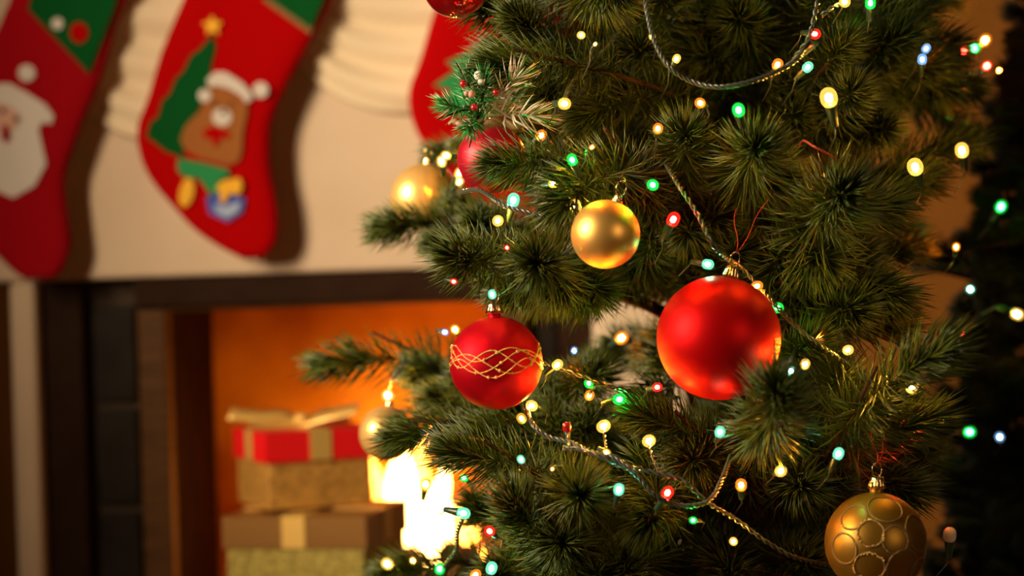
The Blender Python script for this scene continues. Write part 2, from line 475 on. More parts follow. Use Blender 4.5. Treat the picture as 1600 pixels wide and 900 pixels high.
patch('cuff_edging', [(427,-8),(499,46),(504,40),(434,-13)], M['glitter_dark'], s2, 1, 0.002)
patch('felt_tree', [(348,42),(352,62),(344,90),(340,112),(327,147),(318,170),(300,200),(296,232),(270,222),(240,197),(247,174),(258,168),(266,142),(278,132),(288,108),(300,98),(313,73),(325,66)], M['felt_green'], s2, 0, label='dark green felt fir tree')
patch('felt_star', star(348, 29, 17), M['felt_yellow'], s2, 1)
patch('bear_head', [(336,128),(352,122),(372,130),(398,150),(398,165),(390,196),(388,225),(382,240),(367,246),(345,240),(323,233),(300,220),(293,205),(300,185),(313,171),(326,160),(330,148)], M['felt_brown'], s2, 1, label='brown felt bear')
patch('bear_hat', [(337,112),(350,101),(367,102),(391,118),(404,134),(406,146),(398,150),(388,138),(370,127),(352,122),(340,124)], M['felt_white'], s2, 2, label='white felt hat brim')
patch('pompom', disc(420, 131, 12), M['felt_white'], s2, 2)
patch('bear_ear', disc(333, 137, 10), M['felt_white'], s2, 2)
patch('bear_muzzle', disc(359, 171, 15, 14), M['felt_white'], s2, 2)
patch('bear_nose', disc(362, 163, 4), M['felt_black'], s2, 3)
patch('bear_eye', disc(349, 150, 3), M['felt_black'], s2, 2)
patch('bear_eye', disc(374, 151, 3), M['felt_black'], s2, 2)
patch('bear_scarf', [(328,192),(345,184),(360,190),(372,196),(366,206),(356,202),(352,214),(345,216),(342,203),(332,204)], M['felt_red'], s2, 2)
patch('green_sleeve', [(289,232),(325,240),(365,252),(368,262),(352,268),(348,288),(338,292),(330,280),(320,265),(296,262),(287,250)], M['felt_lime'], s2, 2, label='bright green felt sleeve')
patch('felt_slipper', disc(300, 286, 11, 23, rot=0.25), M['felt_yellow'], s2, 1)
patch('felt_gift', [(330,296),(342,288),(370,292),(391,298),(386,320),(362,334),(334,320)], M['felt_blue'], s2, 1, label='blue felt gift')
patch('gift_front', [(342,306),(358,310),(384,302),(380,318),(362,328),(345,318)], M['felt_sky'], s2, 2)
patch('gift_bow', [(346,282),(356,270),(368,268),(384,266),(388,280),(382,292),(366,290),(360,304),(350,302),(354,290)], M['felt_yellow'], s2, 3)

left_rows = [(78,-130,262,-110),(20,0,200,8),(-5,50,184,58),(-35,110,166,112),(-66,165,138,172),(-84,205,124,208),(-76,250,109,254),(-50,310,111,313),(-12,362,114,362),(22,398,100,400),(42,413,84,413)]
s1 = stocking(left_rows, 'crimson felt stocking at the left edge with a white bearded face', M['felt_crimson_shaded'], 0)
patch('corner_patch', [(62,-6),(154,97),(196,-4),(230,-100),(226,-118),(90,-125),(80,-60)], M['felt_green'], s1, 0, label='dark green cuff point')
patch('felt_berry', disc(141, 33, 14, 16), M['felt_red'], s1, 1)
patch('felt_berry', disc(108, 18, 9, 9), M['felt_white'], s1, 1)
patch('white_beard', [(-40,120),(0,108),(30,108),(58,124),(84,142),(97,160),(93,173),(78,170),(73,182),(83,235),(64,268),(30,286),(5,274),(-30,240),(-45,180)], M['felt_white'], s1, 0, label='white felt beard and hat brim')
patch('felt_face', [(0,142),(16,138),(34,146),(46,160),(40,176),(20,184),(0,180),(-14,160)], M['felt_pink'], s1, 1)
patch('felt_eye', disc(20, 150, 4), M['felt_black'], s1, 2)
patch('felt_eye', disc(40, 164, 4), M['felt_black'], s1, 2)
patch('felt_mouth', disc(23, 186, 6, 14), M['felt_crimson_shaded'], s1, 2)
patch('white_beard_lock', disc(4, 184, 12, 6), M['felt_white'], s1, 2)
patch('pompom', disc(58, 93, 13), M['felt_white'], s1, 1)

s3 = stocking(mid_rows, 'red felt stocking half hidden behind the tree tip and red bauble', M['felt_red'], 0, off=(426, -44))
patch('felt_tree', [(778,60),(800,90),(792,100),(815,130),(800,138),(830,170),(780,176),(740,182),(684,168),(716,140),(688,132),(725,108),(708,96),(748,82)], M['felt_lime'], s3, 0, label='green felt fir tree')

# ------------------------------------------------------------------ gifts
def frame_mat(loc, yaw): return Matrix.Translation(loc) @ Matrix.Rotation(yaw, 4, 'Z')
def gift(loc, yaw, s, hb, hl, mb_, ml, label, rw, rx=0.0):
    t = thing('gift_box', loc, label, 'gift box', 'gift boxes stacked on the hearth')
    t.rotation_euler = (0, 0, yaw)
    W = frame_mat(loc, yaw)
    a = s/2 - 0.004
    MB().box((-a, -a, 0), (a, a, hb)).build('box', mb_, t, W, False, 0.002)
    b = s/2
    # lid: an open tray turned over
    m = MB().box((-b, -b, hb - 0.0), (b, b, hb + 0.003))
    lid = MB()
    lid.box((-b, -b, hb - hl), (b, -a - 0.0004, hb)).box((-b, a + 0.0004, hb - hl), (b, b, hb))
    lid.box((-b, -a, hb - hl), (-a - 0.0004, a, hb)).box((a + 0.0004, -a, hb - hl), (b, a, hb))
    lid.box((-b, -b, hb + 0.0002), (b, b, hb + 0.003))
    lid.build('lid', ml, t, W, False)
    r = MB()
    e = 0.0012; w = rw/2; zt = hb + 0.0032
    r.box((rx-w, -b-e, hb-hl-0.0), (rx+w, -b-0.0002, zt+e)).box((rx-w, b+0.0002, 0.001), (rx+w, b+e, zt+e)).box((rx-w, -b-e, zt), (rx+w, b+e, zt+e))
    r.box((-b-e, -w, hb-hl), (-b-0.0002, w, zt+e)).box((b+0.0002, -w, hb-hl), (b+e, w, zt+e)).box((-b-e, -w, zt+0.0004), (b+e, w, zt+e+0.0004))
    r.build('ribbon', M['ribbon'], t, W, False)
    return t, W
hz = 0.0852
f_l = P(346, 803, 2.75); f_r = P(578, 803, 2.75)
lid_z = (f_l.z + f_r.z)/2 - 0.008
hb_low = lid_z - hz - 0.003
cx, cy = (X(334, 2.8) + X(618, 2.86))/2, 2.79 + 0.105
g1, W1 = gift((cx, cy, hz), R_(-13), 0.212, hb_low, 0.042, M['box_olive'], M['box_lid'], 'large olive and bronze gift box with gold ribbon under the red lidded box', 0.034)
c2 = (X(466, 2.93), 2.93, lid_z + 0.0046)
g2, W2 = gift(c2, R_(24), 0.164, 0.108, 0.040, M['box_gold'], M['box_red'], 'gold gift box with bright red lid and ribbon bow, top of the stack', 0.032)
# bow on the red lid
def strip(pts, w, th, side):
    rows = []
    pts = spline(pts, 8)
    for i, p in enumerate(pts):
        t = (pts[min(i+1, len(pts)-1)] - pts[max(i-1, 0)]).normalized()
        nn = t.cross(side).normalized()
        ww = w * (1.0 if not callable(w) else 1)
        rows.append([p + side*w/2 + nn*th, p - side*w/2 + nn*th, p - side*w/2 - nn*th, p + side*w/2 - nn*th])
    return rows
bt = W2 @ Vector((0, 0, 0.115))
bow = MB()
for sgn in (-1, 1):
    dirv = Vector((sgn, 0.15*sgn, 0)).normalized(); side = Vector((0.1, 0.9, 0.35)).normalized()
    up = Vector((0, 0, 1))
    bow.rows(strip([bt, bt + dirv*0.03 + up*0.016, bt + dirv*0.066 + up*0.014, bt + dirv*0.070 + up*0.007, bt + dirv*0.03 + up*0.004, bt + up*0.003], 0.030, 0.0006, side))
bow.build('bow', M['ribbon'], g2)
tail = MB()
side = Vector((0.15, 0.8, 0.5)).normalized()
tail.rows(strip([bt + Vector((0, 0, 0.004)), bt + Vector((-0.04, -0.01, 0.012)), bt + Vector((-0.105, -0.015, 0.020))], 0.028, 0.0006, side))
tail.rows(strip([bt + Vector((0, 0, 0.004)), bt + Vector((0.04, -0.01, 0.014)), bt + Vector((0.085, -0.015, 0.022))], 0.028, 0.0006, side))
tail.build('bow_tail', M['ribbon'], g2)
MB().ball(bt + Vector((0, -0.004, 0.008)), 0.012, 12, 8, (1.1, 1, 0.8)).build('bow_knot', M['ribbon'], g2)

# ------------------------------------------------------------------ needles
def needle_mesh(name, seed, L=0.12, n=380, nl=0.041, bend=0.25, w=0.00078, spread=1.0, tipdense=0.35, frost=0.0):
    r = np.random.RandomState(seed)
    t = np.concatenate([r.rand(int(n*(1-tipdense))), 1 - 0.28*r.rand(int(n*tipdense))**1.3])
    n = len(t)
    phi = r.rand(n) * 2*np.pi
    ax = np.stack([bend*L*t**2, np.zeros(n), L*t], 1)
    tan = np.stack([2*bend*t, np.zeros(n), np.ones(n)], 1); tan /= np.linalg.norm(tan, axis=1)[:, None]
    ex = np.stack([tan[:, 2], np.zeros(n), -tan[:, 0]], 1); ey = np.tile([0, 1.0, 0], (n, 1))
    rad = ex*np.cos(phi)[:, None] + ey*np.sin(phi)[:, None]
    al = np.radians(78 - 52*t**1.6) * spread + r.randn(n)*0.14
    al = np.clip(al, 0.06, 1.75)
    d = tan*np.cos(al)[:, None] + rad*np.sin(al)[:, None]
    ln = nl*(0.88 + 0.20*r.rand(n))*(1 - 0.18*(t > 0.93))
    cv = 0.10 + 0.09*r.randn(n)
    mid = ax + d*ln[:, None]*0.55
    jit = r.randn(n, 3)*0.035
    tip = ax + (d + tan*cv[:, None]*0.9 + jit)*ln[:, None]
    s1 = np.cross(d, tan + 1e-3); s1 /= np.linalg.norm(s1, axis=1)[:, None] + 1e-9
    s2 = np.cross(d, s1)
    V = np.zeros((n, 7, 3))
    for k in range(3):
        a = 2*np.pi*k/3
        o = (s1*np.cos(a) + s2*np.sin(a))
        V[:, k] = ax + o*w*0.8
        V[:, 3+k] = mid + o*w
    V[:, 6] = tip
    base = (np.arange(n)*7)[:, None]
    quads = [base + np.array(q) for q in ([0, 1, 4, 3], [1, 2, 5, 4], [2, 0, 3, 5])]
    tris = [base + np.array(q) for q in ([3, 4, 6], [4, 5, 6], [5, 3, 6])]
    loops = np.concatenate([np.concatenate(quads).ravel(), np.concatenate(tris).ravel()])
    sizes = np.concatenate([np.full(3*n, 4), np.full(3*n, 3)])
    starts = np.concatenate([[0], np.cumsum(sizes)[:-1]])
    me = bpy.data.meshes.new(name)
    me.vertices.add(n*7); me.vertices.foreach_set('co', V.reshape(-1))
    me.loops.add(len(loops)); me.loops.foreach_set('vertex_index', loops.astype(np.int32))
    me.polygons.add(len(sizes)); me.polygons.foreach_set('loop_start', starts.astype(np.int32))
    me.polygons.foreach_set('use_smooth', np.ones(len(sizes), dtype=bool))
    me.update(calc_edges=True)
    at = me.attributes.new('tone', 'FLOAT', 'POINT')
    tone = np.repeat((r.rand(n)*0.9)[:, None], 7, 1)
    if frost:
        tone[:, :] = np.where(r.rand(n)[:, None] < frost, 1.0, tone)
    tone[:, 6] = np.where(r.rand(n) < 0.3, 1.0, tone[:, 6])
    at.data.foreach_set('value', tone.reshape(-1).astype(np.float32))
    return me
PROTO = [needle_mesh('needles', 11, bend=0.0), needle_mesh('needles', 12, bend=0.18), needle_mesh('needles', 13, bend=0.35, L=0.13),
         needle_mesh('needles', 14, bend=0.55, L=0.13), needle_mesh('needles', 15, bend=0.1, L=0.10, nl=0.038, n=520), needle_mesh('needles', 16, bend=-0.2)]
for p in PROTO: p.materials.append(M['needle'])

TRUNK = P(1185, 450, 2.08)
tree = thing('christmas_tree', (TRUNK.x, TRUNK.y, 0.0), 'large green pine tree hung with baubles and string lights beside the fireplace', 'tree')
tp = [Vector((TRUNK.x, TRUNK.y, z)) for z in (0.06, 0.4, 0.8, 1.2, 1.7)]
MB().tube(tp, [0.032, 0.03, 0.026, 0.02, 0.01], 12).build('trunk', M['bark'], tree)
sd = MB().lathe([(0.05, 0.0), (0.16, 0.0), (0.16, 0.012), (0.055, 0.03), (0.05, 0.11), (0.036, 0.11), (0.036, 0.02)], 24, (TRUNK.x, TRUNK.y, 0.001))
sd.build('stand', M['stand'], tree)

def sprig_matrix(base, d, up, sc):
    z = d.normalized()
    x = (up - z*up.dot(z))
    x = x.normalized() if x.length > 1e-4 else z.orthogonal().normalized()
    y = z.cross(x)
    m = Matrix((x, y, z)).transposed().to_4x4()
    return Matrix.Translation(base) @ m @ Matrix.Scale(sc, 4)

def branch(parent, trunk, tip, d, sc=1.0, proto=None, up=Vector((0, 0, 1)), extra=True, protos=PROTO, bark=None, thick=1.0):
    L = 0.115*sc
    lat = math.sqrt(max(0.0, 1 - d.dot(BV)**2))
    base = tip - d*(L + 0.030*sc*lat)
    k = proto if proto is not None else rng.randrange(len(protos))
    # root on the trunk, a bit lower than the tip
    dist = math.hypot(base.x - trunk.x, base.y - trunk.y)
    root = Vector((trunk.x, trunk.y, max(0.14, base.z - 0.25*dist)))
    a = root; c = base
    b1 = root.lerp(base, 0.35) + Vector((0, 0, 0.02)); b2 = base - d*min(0.14, dist*0.4)
    pts = []
    for i in range(9):
        t = i/8
        pts.append(a*(1-t)**3 + b1*3*t*(1-t)**2 + b2*3*t*t*(1-t) + c*t**3)
    pts += [base + d*L*0.5, base + d*L*0.9]
    rad = [0.006*thick*(1 - 0.75*i/10) for i in range(11)]
    br = MB().tube(pts, rad, 6).build('branch', M['bark'], parent)
    W = sprig_matrix(base, d, up, sc)
    o = obj('needles', protos[k], None, br, W); o['kind'] = 'stuff'
    if extra:
        W = sprig_matrix(pts[6] if dist > 0.2 else pts[5], (pts[8]-pts[6]).normalized(), up, sc*0.98)
        o = obj('needles', protos[(k+1) % len(protos)], None, br, W); o['kind'] = 'stuff'
    return br

# the branch ends the photo shows: tip pixel, depth, direction (right, up, towards), scale, proto
HERO = [
 (742,62,1.60,-.85,.15,.5,.95,1), (800,20,1.64,-.5,.3,.8,.9,0), (922,8,1.56,0,-.25,.97,1.15,0), (860,118,1.66,-.4,-.1,.9,.9,1),
 (925,175,1.54,-.35,.35,.85,1.12,3), (1065,160,1.60,-.1,.55,.8,1.0,1), (1182,232,1.53,-.05,.1,1,1.12,0), (1318,300,1.52,.05,.2,.97,1.3,0),
 (742,224,1.57,-.85,.15,.5,.8,1), (708,402,1.55,-.45,.05,.9,1.08,0), (838,412,1.54,-.15,.0,1,1.12,0),
 (540,334,1.92,-1,.1,.2,.9,4), (640,362,1.90,-.7,.1,.5,.75,4), (745,350,1.78,-.3,.0,.9,.85,0), (522,492,2.0,-.85,.40,.2,1.05,2), (600,540,1.97,-.75,.42,.3,1.0,4), (668,585,1.93,-.6,.3,.3,.85,1),
 (586,655,1.74,-.95,.05,.2,.8,1), (690,668,1.72,-.8,-.05,.4,.85,1),
 (712,662,1.56,-.65,.45,.6,.95,1), (748,768,1.56,-.6,.55,.5,1.0,1), (830,830,1.56,-.3,.2,.9,1.1,0),
 (905,775,1.53,.0,.1,1,1.12,0), (1055,790,1.55,.05,-.15,1,1.05,0), (1018,612,1.58,-.6,.5,.6,.95,1), (1100,680,1.60,-.2,.2,.95,1.1,0),
 (1232,660,1.40,.0,.1,1,1.05,0), (1385,545,1.46,.1,.5,.8,1.0,2), (1330,640,1.60,.1,.1,1,1.1,0), (1290,505,1.64,.0,.0,1,1.15,0),
 (1302,92,1.66,.1,.15,.97,.85,0), (1190,10,1.72,.0,.2,.95,1.1,0), (1100,40,1.78,-.1,.2,.95,1.1,0), (1130,110,1.85,.0,.0,1,1.0,0),
 (1535,185,1.85,.8,.45,.2,.95,1), (1455,235,1.80,.7,.3,.5,1.0,1), (1480,355,1.82,.9,.35,.1,.8,4), (1425,310,1.66,.8,.15,.4,1.0,0),
 (1435,470,1.70,.85,.2,.4,1.0,1), (1395,420,1.62,.5,.0,.8,1.1,0), (1415,620,1.58,.4,.2,.85,1.0,0), (1440,770,1.66,.6,-.1,.7,1.0,0),
 (935,452,1.66,.3,-.1,.9,1.0,0), (1030,410,1.70,.1,.0,1,1.05,0), (1080,330,1.68,.0,.1,1,1.05,0), (1155,385,1.68,.1,.3,.9,.95,0),
 (1255,575,1.60,.2,.0,.95,.95,0), (1240,440,1.66,.2,.0,1,1.1,0), (1010,300,1.66,.0,.2,1,.95,0), (870,290,1.64,-.2,-.2,.95,1.0,0),
 (640,222,1.98,-.9,.1,.3,.7,4), (700,215,1.90,-.6,.2,.6,.6,4), (960,540,2.05,-.4,.0,.8,.9,0), (905,610,1.78,.1,.1,.95,.95,0), (860,650,1.74,-.2,.2,.95,.95,0), (720,590,1.88,-.4,.2,.8,.9,0),
 (1180,770,1.62,.1,.1,1,1.1,0), (1255,760,1.60,.1,.0,1,1.05,0), (1150,870,1.60,.0,.1,1,1.1,0), (1260,880,1.62,.2,.1,1,1.0,0), (1000,880,1.58,-.1,.1,1,1.1,0),
 (580,868,1.95,-.9,.1,.3,1.0,1), (700,790,1.86,-.6,.3,.6,1.0,1), (690,700,1.90,-.5,.0,.7,1.0,0), (740,880,1.75,-.5,.1,.8,1.0,0), (900,890,1.56,-.2,.0,1,1.05,0),
 (1000,80,1.72,-.1,.0,1,1.1,0), (970,130,1.72,.1,.1,1,1.0,0), (1420,50,1.75,.4,.2,.9,1.1,0), (1440,110,1.80,.5,.0,.8,1.0,0), (1360,170,1.68,.3,.0,.9,1.0,0),
 (1490,30,1.85,.7,.3,.5,1.0,0), (1240,180,1.74,.1,.0,1,1.0,0), (770,-20,1.66,-.4,.2,.9,1.0,0), (1040,-20,1.68,.0,.3,1,1.0,0), (1300,-10,1.70,.1,.2,1,1.0,0),
 (850,190,1.74,-.3,.2,.9,1.0,0), (735,100,1.85,-.7,.2,.5,.7,4), (1340,760,1.64,.2,.2,1,1.0,0), (1130,560,1.78,.0,.0,1,1.0,0), (1340,400,1.70,.2,.0,1,1.1,0)]
for (px, py, Z, dx, dy, dz, sc, k) in HERO:
    branch(tree, TRUNK, P(px, py, Z), D(dx, dy, dz), sc, k if k != 0 else rng.choice([0, 0, 1, 5]), up=D(rng.uniform(-1, 1), rng.uniform(-1, .2), 0.1))
# the denser branches behind them
def lerp_tab(tab, y):
    for (a, b), (c, d) in zip(tab, tab[1:]):
        if a <= y <= c: return b + (d-b)*(y-a)/(c-a)
    return tab[-1][1]
XL = [(-200, 800), (0, 790), (200, 800), (330, 760), (420, 800), (470, 960), (620, 960), (680, 800), (800, 800), (1100, 700)]
XR = [(-200, 1580), (0, 1570), (170, 1540), (200, 1440), (260, 1350), (560, 1340), (640, 1400), (1100, 1500)]
n_f = 0; tries = 0; placed = []
while n_f < 125 and tries < 6000:
    tries += 1
    py = rng.uniform(-170, 1060); px = rng.uniform(lerp_tab(XL, py), lerp_tab(XR, py))
    Z = rng.uniform(1.76, 2.1)
    if 830 < px < 1070 and 420 < py < 650: continue
    if any((px-a)**2 + (py-b)**2 < 55**2 and abs(Z-c) < 0.15 for a, b, c in placed): continue
    placed.append((px, py, Z)); n_f += 1
    ox = (px - 1185)/400
    d = D(ox + rng.uniform(-.3, .3), rng.uniform(-.3, .4), rng.uniform(.4, 1.0))
    branch(tree, TRUNK, P(px, py, Z), d, rng.uniform(1.0, 1.25), rng.choice([0, 1, 2, 5]), up=D(rng.uniform(-1, 1), rng.uniform(-1, .2), .1), extra=(n_f % 2 == 0))

# second, dark tree at the right
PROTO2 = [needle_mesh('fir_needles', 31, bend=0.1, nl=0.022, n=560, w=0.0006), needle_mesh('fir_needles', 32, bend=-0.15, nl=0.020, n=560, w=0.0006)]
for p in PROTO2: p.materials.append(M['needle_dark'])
T2 = P(1690, 450, 2.55)
tree2 = thing('christmas_tree', (T2.x, T2.y, 0.0), 'dark fir with tiny coloured lights standing in shadow at the right edge', 'tree')
MB().tube([Vector((T2.x, T2.y, z)) for z in (0.05, 0.5, 1.0, 1.6)], [0.03, 0.027, 0.02, 0.008], 10).build('trunk', M['bark'], tree2)
MB().lathe([(0.05, 0.0), (0.14, 0.0), (0.14, 0.012), (0.05, 0.03), (0.045, 0.10), (0.034, 0.10), (0.034, 0.02)], 20, (T2.x, T2.y, 0.001)).build('stand', M['stand'], tree2)
XE = [(-200, 1600), (100, 1545), (300, 1505), (560, 1440), (700, 1430), (820, 1460), (1100, 1400)]
for i in range(110):
    t = (i + 0.5)/110
    py = -150 + 1230*t
    e = lerp_tab(XE, py)
    px = e + abs(rng.gauss(0, 1))*75 if i % 3 else e + rng.uniform(0, 14)
    Z = 2.32 + rng.uniform(-.08, .12) - (px-e)*0.0006
    ox = -0.9 if px - e < 40 else -0.9 + (px-e)/150
    d = D(ox + rng.uniform(-.2, .2), rng.uniform(-.3, .5), rng.uniform(.2, .8))
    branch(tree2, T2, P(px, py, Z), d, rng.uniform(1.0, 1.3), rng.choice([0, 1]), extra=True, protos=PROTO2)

# ------------------------------------------------------------------ baubles
def bauble(px, py, Z, rpx, m, label, tilt=(0, 0), neck=0.0, thread=None, capm='cap', deco=None, ring=True, group='glass baubles on the tree', tm='thread', name='bauble'):
    c = P(px, py, Z); r = rpx/FPX*Z
    t = thing(name, c, label, 'bauble', group)
    # axis: up in the image leaning by tilt = (right, towards)
    ax = D(tilt[0], 1.0, tilt[1])
    q = Vector((0, 0, 1)).rotation_difference(ax)
    t.rotation_mode = 'QUATERNION'; t.rotation_quaternion = q
    W = Matrix.Translation(c) @ q.to_matrix().to_4x4()
    prof = []
    N = 40
    a0 = 0.13 if neck else 0.10
    for i in range(1, N + 1):
        a = math.pi - (math.pi - a0)*i/N
        prof.append((r*math.sin(a), r*math.cos(a)))
    prof.insert(0, (r*0.01, -r))
    rn = r*math.sin(a0)
    top = r*math.cos(a0)
    if neck:
        prof += [(rn*1.02, top + neck*r*0.3), (rn*0.95, top + neck*r)]
        top += neck*r
    MB().lathe(prof, 56).build('ball', m, t, W)
    # ruffled metal cap
    cm = MB(); rows = []
    cr = max(rn*1.12, r*0.10) if not neck else rn*1.1
    ch = r*0.16 + 0.002
    for k, (f, z) in enumerate(((1.25, -0.1), (1.1, 0.25), (1.0, 0.6), (0.98, 0.85), (0.7, 1.0))):
        rows.append([(cr*f*(1 + (0.12 if k < 2 else 0.04)*math.cos(10*a))*math.cos(a), cr*f*(1 + (0.12 if k < 2 else 0.04)*math.cos(10*a))*math.sin(a), top + ch*z - 0.0005) for a in [2*math.pi*j/40 for j in range(40)]])
    cm.rows(rows).build('cap', M[capm], t, W)
    tz = top + ch
    if ring:
        rr = 0.0042
        ang = 0.4
        pts = [(rr*math.sin(a)*math.cos(ang), rr*math.sin(a)*math.sin(ang), tz + rr*1.35*(1 - math.cos(a)) - 0.001) for a in [2*math.pi*j/20 for j in range(21)]]
        MB().tube(pts, 0.00045, 6).build('hanging_ring', M[capm], t, W)
    if thread:
        b = W @ Vector((0, 0, tz + 0.009))
        for (tx, ty, tz2) in thread:
            e = P(tx, ty, tz2)
            pts = [b.lerp(e, i/8) + D(1, 0, 0)*0.0015*math.sin(i*0.8) for i in range(9)]
            MB().tube(pts, 0.00035, 5).build('hanging_thread', M[tm], t)
    if deco: deco(t, W, r)
    return t

def on_sphere(lon, lat, r):
    """lon measured to the right from the axis facing the viewer, local frame of the bauble"""
    return Vector((r*math.cos(lat)*math.sin(lon), -r*math.cos(lat)*math.cos(lon), r*math.sin(lat)))
def wave_deco(t, W, r):
    # local frame from rotation_difference keeps -Y roughly towards the camera
    waves = [(0.32, 0.14, 4, 0.2), (0.22, 0.20, 4, 1.9), (0.12, 0.20, 3, 3.6), (0.02, 0.18, 4, 5.0), (0.16, 0.22, 3, 5.9)]
    rr = random.Random(3); b = MB()
    for k, (l0, a, f, ph) in enumerate(waves):
        c = [on_sphere(2*math.pi*i/160, l0 + a*math.sin(f*2*math.pi*i/160 + ph), r*1.004) for i in range(161)]
        MB().tube(c, 0.00048, 5).build('glitter_line', M['glitter'], t, W)
        for i in range(0, 160, 9):
            b.ball(c[min(160, i + rr.randrange(6))], rr.choice([.0007, .0009, .0014]), 6, 4)
    o = b.build('glitter_bead', M['glitter'], t, W); o['kind'] = 'stuff'
def ring_deco(t, W, r):
    rr = random.Random(5)
    rings = [(-0.28, 0.30, 0.26), (0.22, 0.18, 0.27), (-0.30, -0.38, 0.30), (0.42, -0.35, 0.34), (0.85, 0.30, 0.36), (-0.85, -0.05, 0.30), (0.10, 0.88, 0.34), (-0.75, 0.62, 0.28), (0.95, -0.45, 0.25)]
    for k, (lo, la, s) in enumerate(rings):
        c = on_sphere(lo, la, 1.0); u = c.orthogonal().normalized(); v = c.cross(u)
        pts = [(c*math.cos(s) + (u*math.cos(a) + v*math.sin(a))*math.sin(s))*r*1.003 for a in [2*math.pi*i/44 for i in range(45)]]
        MB().tube(pts, 0.0008, 5).build('glitter_ring', M['glitter_dark'], t, W)
        b = MB()
        for i in range(0, 44):
            b.ball(Vector(pts[i]) + Vector((rr.uniform(-1, 1), rr.uniform(-1, 1), rr.uniform(-1, 1)))*0.0009, rr.choice([.0005, .0007, .0009]), 5, 4)
        if k in (0, 2):
            o = b.build('glitter_bead', M['glitter'], t, W); o['kind'] = 'stuff'
def print_deco(t, W, r):
    rr = random.Random(9)
    for k in range(9):
        lo = 1.02 + 0.09*(k % 3); la = 0.16 - 0.13*(k//3)
        pts = []
        for i in range(14):
            a = 2*math.pi*i/13
            pts.append(on_sphere(lo + 0.035*math.cos(a)*(1 + .3*math.sin(3*a+k)), la + 0.05*math.sin(a)*(1 + .3*math.cos(2*a+k)), r*1.003))
        MB().tube(pts, 0.00045, 5).build('gold_print', M['glitter'], t, W)

bauble(1123, 528, 1.53, 97, M['red'], 'largest bauble, plain satin red ball hanging right of centre', (0.20, 0.05), thread=[(1150, 326, 1.56), (1200, 312, 1.58)], deco=print_deco)
bauble(775, 567, 1.56, 73, M['red2'], 'red bauble with thin wavy gold glitter lines', (-0.03, 0.12), neck=0.12, deco=wave_deco, thread=[(772, 440, 1.57)], tm='thread_gold')
bauble(946, 366, 1.495, 54, M['gold'], 'satin gold bauble above and left of the largest red one', (0.34, 0.1), thread=[(975, 270, 1.58)], tm='thread_gold')
bauble(768, 248, 1.66, 54, M['red3'], 'rosy red bauble under the frosted berry sprig', (0.0, 0.0), ring=False, thread=[(778, 110, 1.66)], tm='thread_gold')
bauble(663, 309, 1.98, 53, M['gold_pale'], 'blurred pale gold bauble on the upper left of the tree', (0.1, 0.1))
bauble(604, 677, 2.10, 43, M['gold_pale'], 'blurred gold bauble just right of the red lidded gift box', (0.1, 0.0))
bauble(712, -24, 1.58, 52, M['redglass'], 'shiny dark red bauble cut off by the top of the picture', (0.0, 0.0))
bauble(866, 38, 1.80, 40, M['red2'], 'red bauble half hidden by needles near the top of the tree', (0.1, 0.0))
bauble(1368, 848, 1.52, 79, M['gold_old'], 'old gold bauble with glitter circles at the bottom right', (0.02, 0.0), neck=0.12, thread=[(1362, 670, 1.56), (1388, 668, 1.56)], deco=ring_deco)

# frosted pick with berries and cone scales above the rosy bauble
pk = thing('frosted_sprig', P(760, 180, 1.62), 'frosted green sprig with red berries and cone scales on top of the rosy bauble', 'sprig')
FP = [needle_mesh('frosted_needles', 41, L=0.032, n=90, nl=0.019, w=0.0006, frost=0.15), needle_mesh('frosted_needles', 42, L=0.034, n=55, nl=0.024, w=0.0007, frost=0.7)]
for p in FP: p.materials.append(M['needle_frost'])
pc = P(752, 162, 1.62)
for (dx, dy, dz, k, sc, ox, oy) in ((-.7, -.3, .5, 0, 1.0, 0, -6), (-.4, .7, .4, 0, .9, -4, 0), (-.2, -.8, .5, 0, 1.0, 0, 0), (.7, .25, .5, 1, 1.1, 4, 0), (.8, -.5, .4, 1, 1.25, 8, 4), (.1, .4, .9, 0, .9, 0, 0)):
    b = pc + D(1, 0, 0)*ox*0.0005
    d = D(dx, dy, dz)
    st = MB().tube([b, b + d*0.02*sc, b + d*0.045*sc], [0.0014, 0.001, 0.0005], 6).build('twig', M['bark'] if k == 0 else M['frost'], pk)
    o = obj('needles', FP[k], None, st, sprig_matrix(b, d, Vector((0, 0, 1)), sc)); o['kind'] = 'stuff'
for (x, y, r, m) in ((724, 131, .0032, 'berry'), (737, 147, .0032, 'berry_pale'), (729, 146, .0022, 'berry_pale'), (775, 144, .0028, 'berry'), (741, 168, .003, 'berry'), (748, 118, .004, 'frost'), (752, 128, .003, 'frost')):
    MB().ball(P(x, y, 1.595), r, 12, 8).build('berry', M[m], pk)
for i in range(9):
    x = 716 + i*12; y = 193 + 3*math.sin(i*1.9)
    c = P(x, y, 1.615 + 0.008*math.cos(i*2.2))
    rr = random.Random(i)
    rows = []
    for k in range(7):
        t = k/6; w = 0.006*math.sin(math.pi*(0.15+0.8*t)); h = 0.0035*math.sin(math.pi*(0.1+0.85*t))
        rows.append([(c.x - 0.008 + 0.016*t + 0, c.y + w*math.cos(a) , c.z + h*math.sin(a)*(1+.3*math.sin(5*a+i)) + 0.002*math.sin(6*t+i)) for a in [2*math.pi*j/10 for j in range(10)]])
    MB().rows(rows).build('cone_scale', M['cone'], pk)

